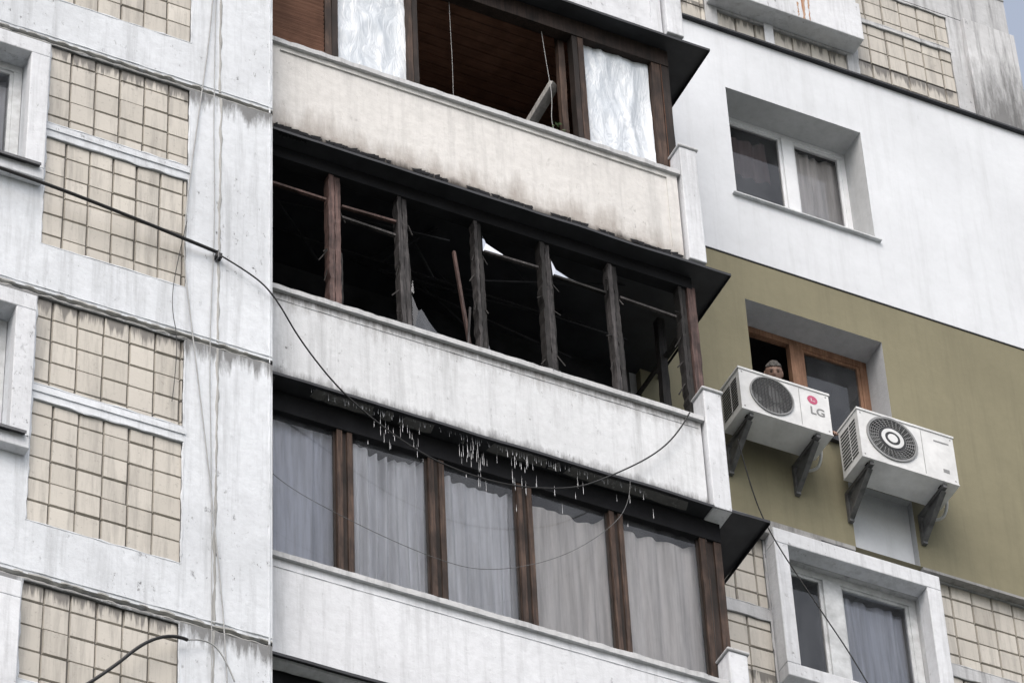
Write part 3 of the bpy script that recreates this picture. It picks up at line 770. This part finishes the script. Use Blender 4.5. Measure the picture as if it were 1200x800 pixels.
# ------------------------------------------------------------------ PERSON at the window
MAN=empty('man')
def skin(name,verts,edges,radii,mat,parent,root=0,sub=2):
    me=bpy.data.meshes.new(name); me.from_pydata([(x,y,z+Z0) for x,y,z in verts],edges,[])
    me.materials.append(mat)
    o=link(me,name,parent)
    md=o.modifiers.new('skin','SKIN')
    sk=me.skin_vertices[0].data
    for i,r in enumerate(radii): sk[i].radius=(r,r) if not isinstance(r,tuple) else r; sk[i].use_root=(i==root)
    md.use_smooth_shade=True
    s=o.modifiers.new('sub','SUBSURF'); s.levels=sub; s.render_levels=sub
    return o
DZ=-.06
V=[(5.40,1.86,1.72),(5.41,1.82,1.98),(5.42,1.74,2.20),(5.43,1.66,2.31),(5.436,1.60,2.38),
   (5.60,1.66,2.27),(5.74,1.50,2.05),
   (5.26,1.68,2.26),(5.20,1.52,2.02),
   (5.50,1.87,1.62),(5.51,1.84,1.24),(5.50,1.88,.88),
   (5.30,1.87,1.62),(5.29,1.84,1.24),(5.29,1.88,.88)]
Ed=[(0,1),(1,2),(2,3),(3,4),(3,5),(5,6),(3,7),(7,8),(0,9),(9,10),(10,11),(0,12),(12,13),(13,14)]
Rd=[(.15,.11),(.15,.11),(.17,.12),(.10,.09),.06,.065,.05,.065,.05,.09,.065,.05,.09,.065,.05]
skin('clothed_body',V,Ed,Rd,M_SHIRT,MAN)
skin('neck',[(5.436,1.62,2.35),(5.445,1.55,2.44)],[(0,1)],[.055,.052],M_SKIN,MAN)
skin('forearm',[(5.735,1.51,2.06),(5.78,1.38,1.90),(5.81,1.275,1.745)],[(0,1),(1,2)],[.042,.036,.026],M_SKIN,MAN)
skin('forearm',[(5.205,1.53,2.03),(5.25,1.38,1.9),(5.30,1.30,1.73)],[(0,1),(1,2)],[.042,.036,.026],M_SKIN,MAN)
def hand(cx,cy,cz,sgn):
    skin('palm',[(cx,cy+.05,cz+.03),(cx,cy+.0,cz)],[(0,1)],[(.026,.02),(.038,.018)],M_SKIN,MAN)
    for i,L in enumerate((.070,.080,.076,.060)):
        x=cx+(-.030+.020*i)*sgn
        skin('finger',[(x,cy+.01,cz),(x,cy-.035,cz-.002),(x,cy-.035-L*.35,cz-.022),(x,cy-.032-L*.4,cz-.022-L*.45)],[(0,1),(1,2),(2,3)],[.010,.0095,.009,.0075],M_SKIN,MAN,sub=1)
    skin('thumb',[(cx-.03*sgn,cy+.03,cz),(cx-.058*sgn,cy+.0,cz-.004),(cx-.066*sgn,cy-.03,cz-.012)],[(0,1),(1,2)],[.012,.011,.009],M_SKIN,MAN,sub=1)
hand(5.82,1.262,1.70,1); hand(5.31,1.29,1.70,-1)
def shoe(x):
    skin('shoe',[(x,1.92,.84),(x,1.80,.835),(x,1.70,.825)],[(0,1),(1,2)],[.05,.045,.035],M_TROUS,MAN)
shoe(5.5); shoe(5.29)
hc=Vector((5.455,1.51,2.575+DZ))
rot=Matrix.Rotation(math.radians(-22),3,'Z')@Matrix.Rotation(math.radians(34),3,'X')
bm=bmesh.new(); bmesh.ops.create_uvsphere(bm,u_segments=40,v_segments=28,radius=1)
for v in bm.verts:
    x,y,z=v.co
    X_=x*.078; Y_=y*.096; Z_=z*.118
    if z<0: X_*=1-.28*(-z)**1.5; 
    if y<0:
        Y_*=.92
        nose=math.exp(-((x/.16)**2+((z+.12)/.24)**2)); Y_-=.026*nose*(1 if z>-.38 else .5)
        for s in (-1,1):
            e=math.exp(-(((x-s*.38)/.16)**2+((z-.08)/.12)**2)); Y_+=.012*e
        Y_-=.006*math.exp(-((z-.26)/.10)**2)
        Y_-=.008*math.exp(-((x/.25)**2+((z+.50)/.09)**2)); Y_-=.010*math.exp(-((x/.3)**2+((z+.85)/.14)**2))
    v.co=(X_,Y_,Z_)
me=bpy.data.meshes.new('head'); bm.to_mesh(me); bm.free(); me.materials.append(M_SKIN)
for p in me.polygons: p.use_smooth=True
def place(o): o.matrix_world=Matrix.Translation(hc+Vector((0,0,Z0)))@rot.to_4x4(); o.parent=MAN
place(link(me,'head'))
bm=bmesh.new(); bmesh.ops.create_uvsphere(bm,u_segments=36,v_segments=24,radius=1)
rem=[v for v in bm.verts if (v.co.z<.40-.85*max(0,v.co.y) and v.co.y<.75 and not (v.co.y>-.15 and v.co.z>-.30-.2*v.co.y)) or v.co.z<-.45]
bmesh.ops.delete(bm,geom=rem,context='VERTS')
for v in bm.verts:
    n_=noise.noise(v.co*9)*.008; v.co=Vector((v.co.x*(.084+n_),v.co.y*(.101+n_)+.003,v.co.z*(.124+n_)))
me=bpy.data.meshes.new('hair'); bm.to_mesh(me); bm.free(); me.materials.append(M_HAIR)
place(link(me,'hair'))
def ball(name,loc,sc,mat):
    bm=bmesh.new(); bmesh.ops.create_uvsphere(bm,u_segments=14,v_segments=10,radius=1)
    for v in bm.verts: v.co=Vector((v.co.x*sc[0]+loc[0],v.co.y*sc[1]+loc[1],v.co.z*sc[2]+loc[2]))
    me=bpy.data.meshes.new(name); bm.to_mesh(me); bm.free(); me.materials.append(mat)
    for p in me.polygons: p.use_smooth=True
    place(link(me,name))
for s in (-1,1):
    ball('ear',(s*.078,.005,-.002),(.010,.020,.030),M_SKIN); ball('eye',(s*.030,-.076,.010),(.012,.008,.006),M_EYE); ball('eyebrow',(s*.030,-.086,.028),(.018,.005,.003),M_HAIR)
ball('mouth',(0,-.083,-.058),(.022,.007,.004),M_LIP)

# ------------------------------------------------------------------ camera
f=5055.0
Zc=Vector((-280,5100,-f)).normalized(); Xc=Vector((13700,-4260,-f)); Xc=(Xc-Xc.dot(Zc)*Zc).normalized(); Yc=Zc.cross(Xc)
cam=bpy.data.objects.new('camera',bpy.data.cameras.new('camera')); col.objects.link(cam); scn.camera=cam
Mx=Matrix(((Xc.x,Xc.y,Xc.z),(Yc.x,Yc.y,Yc.z),(Zc.x,Zc.y,Zc.z))).to_4x4(); Mx.translation=(-9.3426,-21.5715,1.7)
cam.matrix_world=Mx; cam.data.lens=36*f/1200; cam.data.clip_end=3000; cam.data.clip_start=.5

# ------------------------------------------------------------------ light
wd=bpy.data.worlds.new('World'); scn.world=wd; wd.use_nodes=True; nt=wd.node_tree
bg=nt.nodes['Background']; sk=nt.nodes.new('ShaderNodeTexSky'); sk.sky_type='NISHITA'; sk.sun_disc=False
sk.sun_elevation=math.radians(52); sk.sun_rotation=math.radians(215); sk.dust_density=6; sk.air_density=1.2
hs=nt.nodes.new('ShaderNodeHueSaturation'); hs.inputs['Saturation'].default_value=.55; hs.inputs['Value'].default_value=1.85
nt.links.new(sk.outputs[0],hs.inputs['Color']); nt.links.new(hs.outputs[0],bg.inputs[0]); bg.inputs[1].default_value=.14
sd=bpy.data.lights.new('sun','SUN'); sd.energy=.55; sd.angle=math.radians(55); sd.color=(1,.995,.985)
so=bpy.data.objects.new('sun',sd); col.objects.link(so)
el=math.radians(52);az=math.radians(215); d=Vector((math.sin(az)*math.cos(el),math.cos(az)*math.cos(el),math.sin(el)))
so.rotation_euler=d.to_track_quat('Z','Y').to_euler()
scn.view_settings.view_transform='Standard'; scn.view_settings.look='None'; scn.view_settings.exposure=0
